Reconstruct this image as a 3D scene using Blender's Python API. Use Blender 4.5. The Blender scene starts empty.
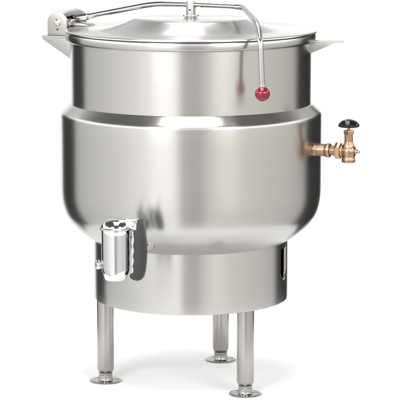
import bpy, bmesh, math, random
from mathutils import Vector, Matrix
random.seed(4)
S = 0.0028                       # all shapes below are written in units of 2.8 mm
PI = math.pi
scene = bpy.context.scene
col = scene.collection
R = math.radians

# ------------------------------------------------------------------ materials
def new_mat(name):
    m = bpy.data.materials.new(name); m.use_nodes = True
    nt = m.node_tree
    return m, nt, nt.nodes['Principled BSDF']

def node(nt, t, **kw):
    n = nt.nodes.new(t)
    for k, v in kw.items(): setattr(n, k, v)
    return n

def steel(name, base, rough, aniso, grain=1.0, rot=0.25, su=6.0, sv=700.0, blotch=0.05, bump=0.02, wave=0.0):
    """brushed stainless steel: fine scratches run along U of the mesh's UV map"""
    m, nt, b = new_mat(name)
    L = nt.links
    b.inputs['Metallic'].default_value = 1.0
    b.inputs['Anisotropic'].default_value = aniso
    b.inputs['Anisotropic Rotation'].default_value = rot
    uv = node(nt, 'ShaderNodeUVMap', uv_map='UVMap')
    tg = node(nt, 'ShaderNodeTangent', direction_type='UV_MAP', uv_map='UVMap')
    L.new(tg.outputs[0], b.inputs['Tangent'])
    mp = node(nt, 'ShaderNodeMapping'); mp.inputs['Scale'].default_value = (su, sv, 1)
    L.new(uv.outputs[0], mp.inputs[0])
    nz = node(nt, 'ShaderNodeTexNoise'); nz.inputs['Scale'].default_value = 1.0
    nz.inputs['Detail'].default_value = 4.0; nz.inputs['Roughness'].default_value = 0.65
    L.new(mp.outputs[0], nz.inputs['Vector'])
    mp2 = node(nt, 'ShaderNodeMapping'); mp2.inputs['Scale'].default_value = (9.0, 5.0, 1)
    L.new(uv.outputs[0], mp2.inputs[0])
    nb = node(nt, 'ShaderNodeTexNoise'); nb.inputs['Scale'].default_value = 1.0; nb.inputs['Detail'].default_value = 3.0
    L.new(mp2.outputs[0], nb.inputs['Vector'])
    def mul_add(src, k, c):
        n = node(nt, 'ShaderNodeMath', operation='MULTIPLY_ADD')
        L.new(src, n.inputs[0]); n.inputs[1].default_value = k
        if isinstance(c, (int, float)): n.inputs[2].default_value = c
        else: L.new(c, n.inputs[2])
        return n.outputs[0]
    r1 = mul_add(nz.outputs['Fac'], 0.12*grain, rough - 0.06*grain - blotch*0.5)
    r2 = mul_add(nb.outputs['Fac'], blotch, r1)
    L.new(r2, b.inputs['Roughness'])
    v1 = mul_add(nz.outputs['Fac'], 0.14*grain, 1 - 0.07*grain)
    mix = node(nt, 'ShaderNodeVectorMath', operation='SCALE')
    mix.inputs[0].default_value = base
    L.new(v1, mix.inputs['Scale'])
    L.new(mix.outputs[0], b.inputs['Base Color'])
    bp = node(nt, 'ShaderNodeBump'); bp.inputs['Strength'].default_value = bump*grain*4; bp.inputs['Distance'].default_value = 0.0004
    L.new(nz.outputs['Fac'], bp.inputs['Height'])
    if wave:                                        # sheet metal is never perfectly true: faint standing ripples round the drum
        mp3 = node(nt, 'ShaderNodeMapping'); mp3.inputs['Scale'].default_value = (26.0, 1.6, 1)
        L.new(uv.outputs[0], mp3.inputs[0])
        nw = node(nt, 'ShaderNodeTexNoise'); nw.inputs['Scale'].default_value = 1.0; nw.inputs['Detail'].default_value = 2.0
        L.new(mp3.outputs[0], nw.inputs['Vector'])
        bw = node(nt, 'ShaderNodeBump'); bw.inputs['Strength'].default_value = 1.0; bw.inputs['Distance'].default_value = wave
        L.new(nw.outputs['Fac'], bw.inputs['Height']); L.new(bw.outputs[0], bp.inputs['Normal'])
    L.new(bp.outputs[0], b.inputs['Normal'])
    return m

def plain(name, base, rough, metal=0.0, coat=0.0, bump=0.0, bscale=600.0, vary=0.0, spec=0.5):
    m, nt, b = new_mat(name); L = nt.links
    b.inputs['Base Color'].default_value = (*base, 1)
    b.inputs['Roughness'].default_value = rough
    b.inputs['Metallic'].default_value = metal
    b.inputs['Coat Weight'].default_value = coat
    b.inputs['Specular IOR Level'].default_value = spec
    tc = node(nt, 'ShaderNodeTexCoord')
    nz = node(nt, 'ShaderNodeTexNoise'); nz.inputs['Scale'].default_value = bscale; nz.inputs['Detail'].default_value = 3.0
    L.new(tc.outputs['Object'], nz.inputs['Vector'])
    if bump:
        bp = node(nt, 'ShaderNodeBump'); bp.inputs['Strength'].default_value = bump; bp.inputs['Distance'].default_value = 0.0006
        L.new(nz.outputs['Fac'], bp.inputs['Height']); L.new(bp.outputs[0], b.inputs['Normal'])
    if vary:
        n2 = node(nt, 'ShaderNodeTexNoise'); n2.inputs['Scale'].default_value = bscale*0.12; n2.inputs['Detail'].default_value = 4.0
        L.new(tc.outputs['Object'], n2.inputs['Vector'])
        rp = node(nt, 'ShaderNodeValToRGB')
        rp.color_ramp.elements[0].position = 0.3; rp.color_ramp.elements[1].position = 0.7
        rp.color_ramp.elements[0].color = (*[c*(1-vary) for c in base], 1)
        rp.color_ramp.elements[1].color = (*[min(1, c*(1+vary)) for c in base], 1)
        L.new(n2.outputs['Fac'], rp.inputs[0]); L.new(rp.outputs[0], b.inputs['Base Color'])
        mr = node(nt, 'ShaderNodeMath', operation='MULTIPLY_ADD')
        L.new(n2.outputs['Fac'], mr.inputs[0]); mr.inputs[1].default_value = 0.2; mr.inputs[2].default_value = rough-0.1
        L.new(mr.outputs[0], b.inputs['Roughness'])
    return m

M = {}
M['wall']   = steel('brushed_steel_wall', (.445, .436, .42), .26, .80, grain=.38, su=5, sv=520, wave=.00013)
M['lid']    = steel('satin_steel_lid', (.46, .456, .445), .20, .6, grain=.4, su=4, sv=420, bump=.004)
M['leg']    = steel('leg_steel', (.345, .336, .326), .2, .6, grain=.8, su=30, sv=600)
M['plate']  = steel('plate_steel', (.40, .392, .383), .32, .4, grain=.6, su=15, sv=500)
M['rod']    = steel('rod_steel', (.48, .471, .46), .16, .3, grain=.5, su=40, sv=300)
M['chrome'] = plain('polished_chrome', (.56, .565, .573), .045, metal=1.0, bump=.006, bscale=90)
M['brass']  = plain('cast_bronze', (.37, .240, .162), .29, metal=1.0, bump=.5, bscale=520, vary=.16)
M['brass2'] = plain('machined_brass', (.40, .265, .165), .20, metal=1.0, bump=.12, bscale=700, vary=.10)
M['bolt']   = plain('brass_bolt', (.72, .60, .41), .30, metal=1.0, bump=.05, vary=.06)
M['black']  = plain('black_enamel', (.006, .0065, .008), .10, bump=.03, bscale=300, spec=.28)
M['grip']   = plain('grey_moulded_plastic', (.019, .019, .021), .36, bump=.08, bscale=1800, vary=.05)
M['red']    = plain('red_plastic', (.16, .0045, .014), .12, coat=.0, bump=.02, bscale=200, vary=.08)
M['dark']   = plain('painted_hole_shade', (.012, .012, .012), .6)  # painted dark, stands in for the shade inside small holes
M['floor']  = plain('white_floor', (.94, .94, .94), .7, spec=.2, bump=.02, bscale=400)

# ------------------------------------------------------------------ mesh helpers
def finish(name, bm, mat, parent=None, sharp=32, smooth=True):
    bmesh.ops.recalc_face_normals(bm, faces=bm.faces[:]) if not bm.faces.layers.int.get('keep') else None
    for f in bm.faces: f.smooth = smooth
    for e in bm.edges:
        if len(e.link_faces) == 2 and e.calc_face_angle(0) > R(sharp): e.smooth = False
    bmesh.ops.scale(bm, vec=(S, S, S), verts=bm.verts[:])
    me = bpy.data.meshes.new(name); bm.to_mesh(me); bm.free()
    if mat: me.materials.append(mat)
    o = bpy.data.objects.new(name, me); col.objects.link(o)
    if parent: o.parent = parent
    return o

def lathe(bm, prof, seg=128, mat4=None, hexa=False):
    """surface of revolution about local Z; prof = [(r, z), ...] from one end to the other; UV in metres, U round, V along"""
    uvl = bm.loops.layers.uv.get('UVMap') or bm.loops.layers.uv.new('UVMap')
    if hexa: seg = 6
    rm = max(r for r, z in prof)
    rings = []; ln = [0.0]
    for i, (r, z) in enumerate(prof):
        if i: ln.append(ln[-1] + math.hypot(r-prof[i-1][0], z-prof[i-1][1]))
        if r < 1e-6: vs = [bm.verts.new((0, 0, z))]
        else: vs = [bm.verts.new((r*math.cos(2*PI*k/seg), r*math.sin(2*PI*k/seg), z)) for k in range(seg)]
        rings.append(vs)
    new = [v for q in rings for v in q]
    for i in range(len(prof)-1):
        a, b = rings[i], rings[i+1]
        for k in range(seg):
            k2 = (k+1) % seg
            u0, u1 = rm*2*PI*k/seg*S, rm*2*PI*(k+1)/seg*S
            v0, v1 = ln[i]*S, ln[i+1]*S
            if len(a) == 1 and len(b) == 1: continue
            if len(a) == 1: f = bm.faces.new((a[0], b[k2], b[k])); uv = [((u0+u1)/2, v0), (u1, v1), (u0, v1)]
            elif len(b) == 1: f = bm.faces.new((a[k], a[k2], b[0])); uv = [(u0, v0), (u1, v0), ((u0+u1)/2, v1)]
            else: f = bm.faces.new((a[k], a[k2], b[k2], b[k])); uv = [(u0, v0), (u1, v0), (u1, v1), (u0, v1)]
            for l, c in zip(f.loops, uv): l[uvl].uv = c
    if mat4 is not None: bmesh.ops.transform(bm, matrix=mat4, verts=new)
    return new

def crv(pts, n=5):
    """Catmull-Rom through profile points"""
    out = []
    P = [pts[0]] + list(pts) + [pts[-1]]
    for i in range(1, len(P)-2):
        p0, p1, p2, p3 = [Vector((*q, 0)) if len(q) == 2 else Vector(q) for q in P[i-1:i+3]]
        for k in range(n):
            t = k/n
            q = 0.5*((2*p1)+(p2-p0)*t+(2*p0-5*p1+4*p2-p3)*t*t+(3*p1-p0-3*p2+p3)*t**3)
            out.append(tuple(q)[:len(pts[0])])
    out.append(tuple(pts[-1]))
    return out

def fillet(pts, rad, n=6):
    """round the corners of a 3-D polyline"""
    pts = [Vector(p) for p in pts]; out = [pts[0]]
    for i in range(1, len(pts)-1):
        a, p, b = pts[i-1], pts[i], pts[i+1]
        d = min(rad, (a-p).length*.48, (b-p).length*.48)
        s, e = p+(a-p).normalized()*d, p+(b-p).normalized()*d
        for k in range(n+1):
            t = k/n
            out.append(s*(1-t)**2 + p*2*t*(1-t) + e*t*t)
    out.append(pts[-1]); return out

def tube(bm, pts, rad, seg=20, caps=True):
    uvl = bm.loops.layers.uv.get('UVMap') or bm.loops.layers.uv.new('UVMap')
    pts = [Vector(p) for p in pts]; n = len(pts)
    rads = rad if isinstance(rad, (list, tuple)) else [rad]*n
    t0 = (pts[1]-pts[0]).normalized()
    up = Vector((0, 0, 1)) if abs(t0.z) < .9 else Vector((1, 0, 0))
    nx = t0.cross(up).normalized(); rings = []; ln = 0; lens = []
    for i, p in enumerate(pts):
        t = (pts[min(i+1, n-1)]-pts[max(i-1, 0)]).normalized()
        nx = (nx - t*nx.dot(t)).normalized(); ny = t.cross(nx)
        if i: ln += (p-pts[i-1]).length
        lens.append(ln)
        rings.append([bm.verts.new(p+(nx*math.cos(2*PI*k/seg)+ny*math.sin(2*PI*k/seg))*rads[i]) for k in range(seg)])
    for i in range(n-1):
        for k in range(seg):
            k2 = (k+1) % seg
            f = bm.faces.new((rings[i][k], rings[i][k2], rings[i+1][k2], rings[i+1][k]))
            rr = max(rads)*2*PI/seg*S
            for l, c in zip(f.loops, ((lens[i]*S, k*rr), (lens[i]*S, (k+1)*rr), (lens[i+1]*S, (k+1)*rr), (lens[i+1]*S, k*rr))): l[uvl].uv = c
    if caps:
        bm.faces.new(rings[0][::-1]); bm.faces.new(rings[-1])

def boxuv(bm):
    """planar UVs for plates, by dominant face axis"""
    uvl = bm.loops.layers.uv.get('UVMap') or bm.loops.layers.uv.new('UVMap')
    for f in bm.faces:
        n = f.normal
        for l in f.loops:
            c = l.vert.co*S
            if abs(n.z) > .7: l[uvl].uv = (c.x, c.y)
            elif abs(n.y) > abs(n.x): l[uvl].uv = (c.x, c.z)
            else: l[uvl].uv = (c.y, c.z)

def prism(bm, poly, o, ex, ey, ez, t0, t1, bev=0.0, seg=2):
    """extrude a 2-D outline: points o + ex*a + ey*b, thickness from t0 to t1 along ez"""
    o, ex, ey, ez = map(Vector, (o, ex, ey, ez))
    A = [bm.verts.new(o+ex*a+ey*b+ez*t0) for a, b in poly]
    B = [bm.verts.new(o+ex*a+ey*b+ez*t1) for a, b in poly]
    n = len(poly); fs = [bm.faces.new(A[::-1]), bm.faces.new(B)]
    for i in range(n): fs.append(bm.faces.new((A[i], A[(i+1) % n], B[(i+1) % n], B[i])))
    bmesh.ops.recalc_face_normals(bm, faces=fs)
    if bev:
        es = list({e for f in fs[:2] for e in f.edges})
        bmesh.ops.bevel(bm, geom=es, offset=bev, segments=seg, affect='EDGES', profile=.5, clamp_overlap=True)
    bm.normal_update()

def cut(o, cutters):
    """bake boolean differences into o's mesh and remove the cutters"""
    for c in cutters:
        md = o.modifiers.new('cut', 'BOOLEAN'); md.operation = 'DIFFERENCE'; md.solver = 'EXACT'; md.object = c
    dg = bpy.context.evaluated_depsgraph_get(); dg.update()
    me = bpy.data.meshes.new_from_object(o.evaluated_get(dg))
    o.modifiers.clear(); o.data = me
    for c in cutters: bpy.data.objects.remove(c, do_unlink=True)

def bake(o):
    dg = bpy.context.evaluated_depsgraph_get(); dg.update()
    me = bpy.data.meshes.new_from_object(o.evaluated_get(dg))
    o.modifiers.clear(); o.data = me

def axis_matrix(origin, zdir, xhint=(0, 0, 1)):
    z = Vector(zdir).normalized(); x = Vector(xhint); x = (x - z*x.dot(z)).normalized(); y = z.cross(x)
    m = Matrix((x, y, z)).transposed().to_4x4(); m.translation = Vector(origin); return m

def cyl_prof(r, a, b, e=.5):
    return [(0, a), (r-e, a), (r-e*.3, a+e*.3), (r, a+e), (r, b-e), (r-e*.3, b-e*.3), (r-e, b), (0, b)]

# ------------------------------------------------------------------ the floor
bm = bmesh.new()
lathe(bm, [(0, 0), (40, 0), (120, 0), (200, 0), (300, 0), (302, -1), (302, -3), (0, -3)], 96)
floor = finish('ground', bm, M['floor']); floor['kind'] = 'structure'
floor['label'] = 'plain white studio floor under the steel kettle'

# ------------------------------------------------------------------ the kettle
kettle = bpy.data.objects.new('steam_kettle', None); col.objects.link(kettle)
kettle.empty_display_size = .2
kettle['label'] = 'stainless steel floor standing steam jacketed kettle with hinged lid and three legs'
kettle['category'] = 'kettle'

# upper cylindrical wall
bm = bmesh.new()
lathe(bm, [(119, 341.8), (119, 330), (119, 310), (119, 290), (119, 280.2)], 192)
finish('kettle_wall', bm, M['wall'], kettle)
# rolled rim under the lid
bm = bmesh.new()
lathe(bm, [(115, 350.2), (121.6, 350.2), (122.8, 349.8), (123.4, 348.8), (123.4, 344.2), (122.9, 342.6), (121.6, 341.7), (118.8, 341.4), (118.0, 341.4)], 192)
finish('rim', bm, M['wall'], kettle, sharp=40)
# steam jacket: sloped shoulder, straight side, dished bottom
bm = bmesh.new()
prof = [(118.6, 280.6), (119.6, 280.2), (121, 279.0), (127.6, 273.0), (128.9, 271.6), (129.5, 270.2), (129.7, 268.2), (129.7, 250), (129.7, 230), (129.7, 210)]
prof += crv([(129.7, 198), (129.4, 189), (128.0, 179.5), (124.6, 169.8), (117.8, 160.6), (109, 152.7), (98.5, 145.2), (93, 141.6)], 5)
lathe(bm, prof, 192)
finish('steam_jacket', bm, M['wall'], kettle, sharp=50)

# cylindrical base skirt with a pressed finger recess on the right
bm = bmesh.new()
prof = [(97, 148), (97, 138), (97, 130), (97, 120), (97, 112), (97, 105), (97, 98), (97, 86.5), (96.8, 85.2), (96.2, 84.8), (95.4, 84.8), (95.0, 85.3), (95.0, 105), (95.0, 112), (95.0, 120), (95.0, 130), (95.0, 138), (95.0, 148)]
lathe(bm, prof + [prof[0]], 192)
bmesh.ops.remove_doubles(bm, verts=bm.verts[:], dist=1e-4)
skirt = finish('base_skirt', bm, M['wall'], kettle, sharp=35)
bmc = bmesh.new()
aa = R(-19.5); er = Vector((math.cos(aa), math.sin(aa), 0)); et = Vector((-math.sin(aa), math.cos(aa), 0))
hw = 8.2
poly = [(hw, 139)] + [(hw*math.cos(t), 115+hw*.8*math.sin(t)) for t in [-PI*k/12 for k in range(13)]] + [(-hw, 139)]
prism(bmc, poly, (0, 0, 0), et, (0, 0, 1), er, 85, 110)
cut(skirt, [finish('cutter', bmc, None)])
# liner added behind the recess to make its inside less black
bm = bmesh.new(); lathe(bm, [(93.2, 146), (93.2, 120), (93.2, 98)], 128)
finish('recess_liner', bm, M['wall'], kettle)
# inside plate that carries the legs
bm = bmesh.new(); lathe(bm, [(0, 94), (93.0, 94), (93.0, 97), (0, 97)], 96)
finish('base_plate', bm, M['plate'], kettle)
# rounded lip of the recess
bm = bmesh.new()
lip = [(hw*math.cos(t), 115+hw*.8*math.sin(t)) for t in [-PI*k/16 for k in range(17)]]
pts = []
for a, b in lip:
    q = er*math.sqrt(max(0, 96.6**2-a*a)) + et*a; pts.append((q.x, q.y, b))
tube(bm, pts, .45, 10)
finish('recess_edge', bm, M['plate'], skirt)

# legs: tube, adjustable foot, floor flange with bolt holes
for ang in (188.3, 308.2, 68.8):
    px, py = 86.4*math.cos(R(ang)), 86.4*math.sin(R(ang))
    T = Matrix.Translation((px, py, 0))
    bm = bmesh.new()
    lathe(bm, [(0, 95), (8.4, 95), (8.4, 70), (8.4, 40), (8.4, 13.5), (8.1, 12.2), (7.3, 10.6), (7.0, 9.9), (6.0, 9.7), (0, 9.7)], 48, T)
    leg = finish('leg', bm, M['leg'], kettle, sharp=50)
    bm = bmesh.new()
    lathe(bm, [(0, 9.6), (6.4, 9.6), (6.9, 9.2), (6.9, 8.0), (6.6, 7.7), (6.6, 7.2), (6.9, 6.9), (6.9, 2.2), (7.3, 1.5), (7.6, 1.3), (0, 1.3)], 48, T)
    finish('foot', bm, M['leg'], leg, sharp=40)
    bm = bmesh.new()
    lathe(bm, [(0, .35), (15.6, .35), (16, .55), (16, 1.05), (15.7, 1.3), (14, 1.35), (0, 1.35)], 64, T)
    fl = finish('floor_flange', bm, M['leg'], leg, sharp=40)
    cs = []
    for k in range(3):
        a = R(ang + 60 + 120*k)
        bmc = bmesh.new(); lathe(bmc, [(0, -2), (1.9, -2), (1.9, 4), (0, 4)], 24, Matrix.Translation((px+11.6*math.cos(a), py+11.6*math.sin(a), 0)))
        cs.append(finish('cutter', bmc, None))
    cut(fl, cs)

# lid: flat crown, sloping shoulder, flat ring with turned-down lip
bm = bmesh.new()
prof = [(0, 363.9), (20, 363.9), (40, 363.8), (56.0, 363.7), (57.2, 363.2)]
prof += crv([(58.2, 362.7), (66, 359.6), (76, 356.3), (86, 353.9), (93, 353.0), (98, 352.9)], 4)
prof += [(110, 352.9), (122, 352.8), (123.6, 352.6), (124.5, 352.0), (124.7, 351.3), (124.4, 350.7), (123.6, 350.45), (116, 350.45)]
lathe(bm, prof, 192)
lid = finish('lid', bm, M['lid'], kettle, sharp=40)
# pivot post in the middle of the lid
bm = bmesh.new(); lathe(bm, [(0, 363.6), (6.2, 363.6), (6.2, 364.4), (4.5, 364.6), (4.3, 380), (4.0, 380.8), (0, 380.8)], 40)
post = finish('pivot_post', bm, M['plate'], lid)
bm = bmesh.new(); lathe(bm, cyl_prof(7.8, 365.6, 367.2, .4), 40)
finish('washer', bm, M['rod'], post)
bm = bmesh.new(); lathe(bm, [(0, 0), (.95, 0), (.95, .5), (0, .5)], 16, axis_matrix((-1.0, -4.0, 372.2), (-.2, -1, 0)))
finish('pin_hole_paint', bm, M['dark'], post)  # solid dark disc in place of a bored hole

# left and right ears of the rim
e_r = Vector((-.9117, .4108, 0)); e_t = Vector((.4108, .9117, 0)); UZ = Vector((0, 0, 1))
bm = bmesh.new()
prism(bm, [(113, -28), (149.5, -28), (151.5, -26.5), (151.5, 26.5), (149.5, 28), (113, 28)], (0, 0, 0), e_r, e_t, UZ, 341.4, 343.2, .35)
for t in (-27.8, 25.8):
    prism(bm, [(114, 341.3), (150.5, 341.3), (150.5, 339.6), (118.5, 320.5), (114, 320.5)], (0, 0, 0), e_r, UZ, e_t, t, t+2.0, .3)
boxuv(bm); finish('hinge_shelf', bm, M['plate'], kettle)
f_r = Vector((.9975, -.07, 0)).normalized(); f_t = Vector((.07, .9975, 0)).normalized()
bm = bmesh.new()
prism(bm, [(113, -11.6), (149, -9), (151, -8), (151, -3), (149, -2), (113, 4)], (0, 0, 0), f_r, f_t, UZ, 341.2, 342.6, .25)
prism(bm, [(114, 341.3), (141, 341.3), (141, 340.6), (118.5, 330.5), (114, 330.5)], (0, 0, 0), f_r, UZ, f_t, -11.6, -9.8, .3)
boxuv(bm); finish('rim_ear', bm, M['plate'], kettle)

# hinge housing: two arched cheeks under a curved cover, open towards the lid
rc, zc, ra = 137.0, 357.0, 10.9
def arch(r, a0, a1, n=18): return [(rc + r*math.cos(a0+(a1-a0)*k/n), zc + r*math.sin(a0+(a1-a0)*k/n)) for k in range(n+1)]
bm = bmesh.new()
cheek = arch(ra, 0, PI) + [(rc-ra, 343.3), (rc+ra, 343.3)]
for t in (-22.4, 19.4): prism(bm, cheek, (0, 0, 0), e_r, UZ, e_t, t, t+3.0, .5)
cov = [(rc+ra-.2, 343.3)] + arch(ra-.2, 0, PI*.80) + arch(ra-2.2, PI*.80, 0) + [(rc+ra-2.2, 343.3)]
prism(bm, cov, (0, 0, 0), e_r, UZ, e_t, -19.3, 19.3, .2)
boxuv(bm); hinge = finish('lid_hinge', bm, M['plate'], kettle, sharp=28)
bm = bmesh.new()
lathe(bm, cyl_prof(7.2, -17, 17, .5), 36, axis_matrix(e_r*133.5 + UZ*353.2, e_t))
boxuv(bm); finish('hinge_barrel', bm, M['plate'], hinge)
bm = bmesh.new()                                   # lid tongue that hangs on the barrel
prism(bm, [(109, 353.0), (126, 353.0), (131, 350.5), (131, 354.5), (126, 356.0), (112, 354.6)], (0, 0, 0), e_r, UZ, e_t, -13, 9, .5)
boxuv(bm); finish('hinge_tongue', bm, M['plate'], lid)
bm = bmesh.new()
c0 = e_r*136.4 + e_t*(-22.4) + UZ*356.6
lathe(bm, [(0, 0), (3.6, 0), (3.6, .9), (3.2, 1.3), (2.6, 1.9), (1.4, 2.3), (0, 2.4)], 28, axis_matrix(c0, -e_t))
finish('hinge_bolt', bm, M['bolt'], hinge, sharp=60)
bm = bmesh.new()
c1 = e_r*136.4 + e_t*(-22.2) + UZ*349.6
prism(bm, [(-.9, -.9), (.9, -.9), (.9, .9), (-.9, .9)], c1, e_r, UZ, -e_t, 0, .45)
finish('square_hole_paint', bm, M['dark'], hinge)  # dark square on the cheek, painted for the shade of a hole

# lift handle: bent rod from the hinge over the lid, ball at its end
bm = bmesh.new()
q0 = e_r*131 + UZ*358.4
pts = fillet([tuple(q0), tuple(e_r*41 + UZ*376.6), (0, 0, 377.2), (50.5, -23, 376.6), (61.6, -101, 368.4), (64.6, -123, 357), (66.8, -128, 309)], 13, 8)
tube(bm, pts, 2.65, 24)
rod = finish('lift_handle', bm, M['rod'], lid, sharp=60)
bm = bmesh.new()
qa, qb = e_r*129 + UZ*358.8, e_r*113.5 + UZ*361.9
tube(bm, [tuple(qa), tuple(qa.lerp(qb, .9)), tuple(qb)], [3.7, 3.7, 3.2], 24)
finish('rod_sleeve', bm, M['rod'], rod, sharp=40)
bm = bmesh.new()
bc = Vector((66.9, -128.2, 303.0))
lathe(bm, [(7.05*math.sin(PI*k/28), 7.05*math.cos(PI*k/28)) for k in range(29)], 48, axis_matrix(bc, (.05, -.1, 1)))
ball = finish('ball_knob', bm, M['red'], rod, sharp=80); ball['label'] = 'glossy red ball knob'
bm = bmesh.new(); lathe(bm, cyl_prof(3.3, 309.2, 311.0, .3), 24, Matrix.Translation((66.8, -128, 0)))
finish('knob_collar', bm, M['rod'], rod)

# ------------------------------------------------------------------ draw-off valve on the lower left front
D = Vector((-.42, -.9075, 0)).normalized()
cx, cy = -70.0, -152.0
Tc = Matrix.Translation((cx, cy, 0))
bm = bmesh.new()
lathe(bm, [(0, 178.6), (12.9, 178.6), (13.4, 178.0), (13.4, 170), (13.4, 155), (13.4, 142.5), (13.2, 140.6), (12.6, 138.6), (10.6, 132.4), (10.0, 131.2), (9.0, 130.7), (8.2, 131.4), (8.0, 140), (0, 140)], 72, Tc)
tubepts = [tuple(D*v + UZ*162.5) for v in (100, 112, 150, 163)]
tube(bm, tubepts, 8.6, 40)
faucet = finish('draw_off_valve', bm, M['chrome'], kettle, sharp=40)
bm = bmesh.new()
lathe(bm, [(8.8, -4), (14.6, -4), (15.0, -3), (15.0, 5.6), (14.4, 7.2), (13.0, 7.9), (8.8, 7.9)], 56, axis_matrix(D*109 + UZ*163.0, (D*.86 + Vector((0, 0, -.5))).normalized()))
finish('pipe_collar', bm, M['leg'], faucet, sharp=40)
bm = bmesh.new()
lathe(bm, [(0, 178.7), (14.4, 178.7), (15.0, 179.0), (15.1, 179.7), (14.8, 180.3), (14.0, 180.8), (13.5, 182.4), (12.2, 185.0), (10, 187.0), (6.5, 188.2), (0, 188.7)], 72, Tc)
cap = finish('valve_cap', bm, M['chrome'], faucet, sharp=35)
# lever that joins the cap to the grip
lv = Vector((.985, -.17, 0)).normalized(); lt = Vector((.17, .985, 0)).normalized()
bm = bmesh.new()
prism(bm, [(1, 188.0), (3, 189.3), (20.6, 189.1), (21.8, 188.3), (21.0, 179.0), (19.6, 178.6), (6, 182.5)], (cx, cy, 0), lv, UZ, lt, -5.2, 5.2, 1.1, 3)
boxuv(bm); lever = finish('lever', bm, M['chrome'], faucet, sharp=30)
bm = bmesh.new(); lathe(bm, [(0, 0), (1.3, 0), (1.2, .5), (.8, .8), (0, .9)], 20, axis_matrix(Vector((cx, cy, 183.4)) + lv*17.6 - lt*5.2, -lt))
finish('lever_screw', bm, M['plate'], lever)
gx = lambda x: (x-130)*.919 + 13.4
gz = lambda y: 188.7-(y-219)*.949
out = [(136.2, 220), (138.2, 219.0), (141.5, 218.6), (143.2, 223), (145.6, 232), (146.9, 241), (147.3, 250), (147.0, 260), (146.0, 269.5), (144.6, 275.5), (142.6, 278.4), (138.8, 279.8), (134.6, 279.3), (131.6, 277.8), (130.3, 275.6), (131.0, 273.6), (133.3, 272.2)]
inner = [(134.4, 269.8), (134.0, 267.4), (132.9, 265.4), (133.6, 263), (134.9, 260.6), (134.5, 258), (133.2, 255.6), (133.8, 253), (135.0, 250.4), (134.6, 247.8), (133.4, 245.2), (134.0, 242.4), (135.2, 239.8), (134.8, 236.6), (134.0, 233), (134.6, 228)]
bm = bmesh.new()
prism(bm, [(gx(a), gz(b)) for a, b in out+inner], (cx, cy, 0), lv, UZ, lt, -5.0, 5.0, 1.5, 3)
boxuv(bm); grip = finish('grip', bm, M['grip'], lever, sharp=50); grip['label'] = 'dark grey plastic hand grip with finger notches'
bm = bmesh.new()                                    # bright finger-notched spine between cup and grip
sp = [(134.9, 230), (135.6, 240), (135.6, 262), (134.6, 271.6), (131.4, 272.6), (130.6, 269.4), (132.0, 266.2), (130.8, 262.8), (130.6, 259.6), (132.2, 256.4), (131.0, 252.6), (130.9, 249.4), (132.5, 246.2), (131.4, 242.4), (131.4, 239), (132.8, 235.6), (132.4, 231)]
sp = [(a if a > 133 else 132.2+(a-130.6)*.5, b) for a, b in sp]
prism(bm, [(gx(a), gz(b)) for a, b in sp], (cx, cy, 0), lv, UZ, lt, -4.6, -2.4, .5, 2)
boxuv(bm); finish('grip_spine', bm, M['chrome'], lever, sharp=40)
bm = bmesh.new()
lathe(bm, [(0, 0), (3.4, 0), (3.4, 2.4)] + crv([(4.4, 2.9), (4.6, 4.0), (4.2, 5.6), (2.8, 6.8), (0, 7.3)], 4), 28, axis_matrix((cx-12.2, cy+2, 145.0), (-.97, -.22, 0)))
finish('side_plug', bm, M['chrome'], faucet, sharp=50)

# ------------------------------------------------------------------ bronze steam valve on the right side
U = Vector((.9345, -.356, 0)).normalized(); V = Vector((.356, .9345, 0)).normalized(); zv = 239.2
Ax = axis_matrix(UZ*zv, U)
vc = U*163.6 + UZ*zv
def cast(name, bm, mat, parent, vox=.42, it=6):
    o = finish(name, bm, mat, parent)
    r = o.modifiers.new('remesh', 'REMESH'); r.mode = 'VOXEL'; r.voxel_size = vox*S; r.use_smooth_shade = True
    s = o.modifiers.new('smooth', 'SMOOTH'); s.iterations = it; s.factor = .5
    bake(o)
    for p in o.data.polygons: p.use_smooth = True
    return o
bm = bmesh.new()
lathe(bm, cyl_prof(5.4, 155.5, 170, .8), 40, Ax)
lathe(bm, [(0, 228.4), (6.2, 228.4), (6.7, 228.9), (6.7, 231.6), (6.2, 232.2), (5.9, 234), (5.9, 243), (5.2, 246), (4.2, 248.4), (4.0, 257), (0, 257)], 40, Matrix.Translation((vc.x, vc.y, 0)))
lathe(bm, [(7.2*math.sin(PI*k/20), 7.2*math.cos(PI*k/20)) for k in range(21)], 36, Matrix.Translation(vc) @ Matrix.Diagonal((1, 1, .98, 1)))
lathe(bm, [(0, 6.5), (2.4, 6.5), (2.2, 8.6), (1.5, 9.4), (1.5, 11.2), (0, 11.4)], 20, axis_matrix(vc, U))
valve = cast('steam_valve', bm, M['brass'], kettle)
bm = bmesh.new(); lathe(bm, [(0, 0), (5.0, 0), (5.0, 7), (0, 7)], 32, axis_matrix((vc.x, vc.y, 228.25), (0, 0, 1)))
bm2 = bm; bmesh.ops.delete(bm2, geom=bm2.faces[:], context='FACES_ONLY'); bm2.free()
bm = bmesh.new()
lathe(bm, [(0, 124.5), (6.6, 124.5), (7.0, 125.2), (7.0, 128.6), (6.6, 129.4), (6.1, 130.2), (6.1, 140.4), (6.6, 141.2), (7.0, 142), (7.0, 144.4), (6.4, 145.2), (0, 145.2)], 48, Ax)
cast('pipe_coupling', bm, M['brass'], valve, .4, 3)
bm = bmesh.new()
lathe(bm, [(0, 144), (4.4, 144), (4.4, 151), (0, 151)], 32, Ax)
for k in range(5): lathe(bm, [(4.3, 145.6+k), (4.75, 145.9+k), (4.75, 146.2+k), (4.3, 146.5+k)], 32, Ax)
finish('nipple', bm, M['brass2'], valve)
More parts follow.
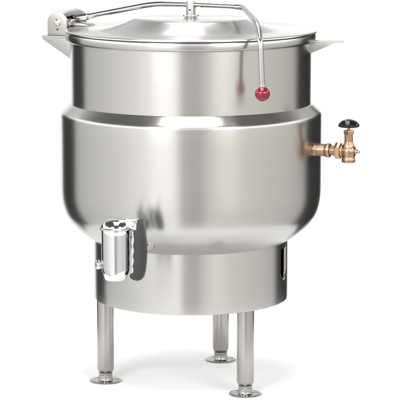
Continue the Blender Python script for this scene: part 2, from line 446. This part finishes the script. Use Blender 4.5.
def hexnut(name, r, a, b, mat4, mat, parent):
    bm = bmesh.new()
    poly = [(r*math.cos(PI/3*k), r*math.sin(PI/3*k)) for k in range(6)]
    prism(bm, poly, (0, 0, 0), (1, 0, 0), (0, 1, 0), (0, 0, 1), a, b, .55, 2)
    bmesh.ops.transform(bm, matrix=mat4, verts=bm.verts[:])
    return finish(name, bm, mat, parent, sharp=25)
hexnut('union_nut', 8.1, 150.4, 156.2, Ax, M['brass2'], valve)
bm = bmesh.new(); lathe(bm, cyl_prof(6.2, 156.1, 158.0, .4), 40, Ax); finish('union_ring', bm, M['brass2'], valve)
Tv = Matrix.Translation((vc.x, vc.y, 0)) @ Matrix.Rotation(.35, 4, 'Z')
hexnut('bonnet_nut', 5.4, 255.6, 260.2, Tv, M['brass2'], valve)
bm = bmesh.new(); lathe(bm, cyl_prof(1.5, 260, 267, .2), 20, Matrix.Translation((vc.x, vc.y, 0))); finish('stem', bm, M['brass2'], valve)
bm = bmesh.new()
lathe(bm, [(0, 264.2), (3.0, 264.0), (4, 263.3), (8.6, 262.9), (9.8, 263.2), (10.4, 264.1), (10.2, 265.2), (9.2, 266.9), (7.4, 268.6), (5, 269.8), (3.4, 270.2), (2.6, 270.2), (2.4, 269.8), (0, 269.8)], 64, Matrix.Translation((vc.x, vc.y, 0)))
hwm = bm
hw_o = finish('hand_wheel', bm, M['black'], valve, sharp=60); hw_o['label'] = 'glossy black round hand wheel'

# ------------------------------------------------------------------ studio light
def area(name, loc, target, sx, sy, L, color=(1, 1, 1)):
    d = bpy.data.lights.new(name, 'AREA'); d.shape = 'RECTANGLE'; d.size = sx; d.size_y = sy
    d.energy = L*PI*sx*sy; d.color = color
    o = bpy.data.objects.new(name, d); col.objects.link(o); o.location = loc
    o.rotation_euler = (Vector(target)-Vector(loc)).to_track_quat('-Z', 'Y').to_euler(); return o
area('overhead_softbox', (0, -.35, 2.9), (0, -.35, 0), 1.25, 3.2, 7.0)
area('rear_softbox', (-.08, 2.8, 3.4), (0, 0, .8), .45, 1.0, 4.5)
area('front_softbox', (-1.6, -3.4, 2.4), (0, 0, .3), 1.4, 1.4, 9.0)
area('floor_fill', (1.9, -3.2, 2.4), (0, 0, .3), 1.3, 1.3, 7.5)  # added fill lamp, brightens the floor between the legs

w = bpy.data.worlds.new('World'); scene.world = w; w.use_nodes = True
nt = w.node_tree; L = nt.links; nt.nodes.clear()
out = node(nt, 'ShaderNodeOutputWorld'); bg = node(nt, 'ShaderNodeBackground'); L.new(bg.outputs[0], out.inputs[0])
tc = node(nt, 'ShaderNodeTexCoord'); sx = node(nt, 'ShaderNodeSeparateXYZ'); L.new(tc.outputs['Generated'], sx.inputs[0])
def math_node(op, a, b=None, c=None):
    n = node(nt, 'ShaderNodeMath', operation=op)
    for i, v in enumerate((a, b, c)):
        if v is None: continue
        if isinstance(v, (int, float)): n.inputs[i].default_value = v
        else: L.new(v, n.inputs[i])
    return n.outputs[0]
def step(src, a, b):
    n = node(nt, 'ShaderNodeMapRange', interpolation_type='SMOOTHSTEP'); L.new(src, n.inputs[0])
    n.inputs[1].default_value = a; n.inputs[2].default_value = b
    return n.outputs[0]
phi = math_node('ARCTAN2', sx.outputs['X'], math_node('MULTIPLY', sx.outputs['Y'], -1.0))
t = math_node('MULTIPLY_ADD', phi, 1/(2*PI), .5)
elev = sx.outputs['Z']
MAXV = 5.0
def ring(table):
    rp = node(nt, 'ShaderNodeValToRGB'); L.new(t, rp.inputs[0])
    els = rp.color_ramp.elements
    while len(els) > 1: els.remove(els[-1])
    for i, (a, v) in enumerate(table):
        e = els[0] if i == 0 else els.new((a+180)/360)
        warm = -10 < a < 120
        e.position = (a+180)/360; e.color = (v/MAXV, v/MAXV*(.985 if warm else .997), v/MAXV*(.95 if warm else .99), 1)
    return rp.outputs[0]
def mix(f, a, b):
    m = node(nt, 'ShaderNodeMix', data_type='RGBA'); L.new(f, m.inputs[0])
    for s_, v in ((6, a), (7, b)):
        if isinstance(v, tuple): m.inputs[s_].default_value = v
        else: L.new(v, m.inputs[s_])
    return m.outputs[2]
# world light shaped for steel reflections, by angle: white behind, dark rear sides, bright front
LOW = [(-180, 1.12), (-157, 1.12), (-152, .04), (-124, .04), (-119, .74), (-88, .90), (-64, 1.08), (-46, 1.30), (-13, 1.46), (-8, .66), (8, .62), (16, .95), (28, 1.0), (44, .95), (90, .82), (116, .68), (124, .04), (163, .04), (168, 1.12), (180, 1.12)]
# bright band added to lift the floor, up to about 33 degrees
MID = [(-180, .75), (-158, .75), (-144, .9), (-125, 2.0), (-105, 3.4), (-40, 3.4), (-20, 2.0), (20, 2.0), (40, 3.4), (105, 3.2), (125, 1.5), (146, .6), (160, .7), (180, .75)]
c = mix(step(elev, .17, .27), ring(LOW), ring(MID))
top = mix(step(sx.outputs['Y'], .4, .75), (.12/MAXV, .12/MAXV, .12/MAXV, 1), (.55/MAXV, .55/MAXV, .54/MAXV, 1))   # dim upper world, lightened at the rear to lift the lid slope
c = mix(step(elev, .43, .53), c, top)
L.new(c, bg.inputs['Color']); bg.inputs['Strength'].default_value = MAXV

# ------------------------------------------------------------------ camera
cd = bpy.data.cameras.new('camera'); cam = bpy.data.objects.new('camera', cd); col.objects.link(cam)
cd.sensor_width = 36.0; cd.lens = 2282.0/400*36; cd.clip_end = 100
cam.location = (0, -2250*S, 539*S)
cam.rotation_euler = (R(90-9.011), 0, 0)
scene.camera = cam
cd.shift_x = (200-190.8)/400

scene.view_settings.view_transform = 'Standard'; scene.view_settings.look = 'None'
scene.view_settings.exposure = 0.25; scene.view_settings.gamma = 1
scene.render.engine = 'CYCLES'
scene.cycles.max_bounces = 8
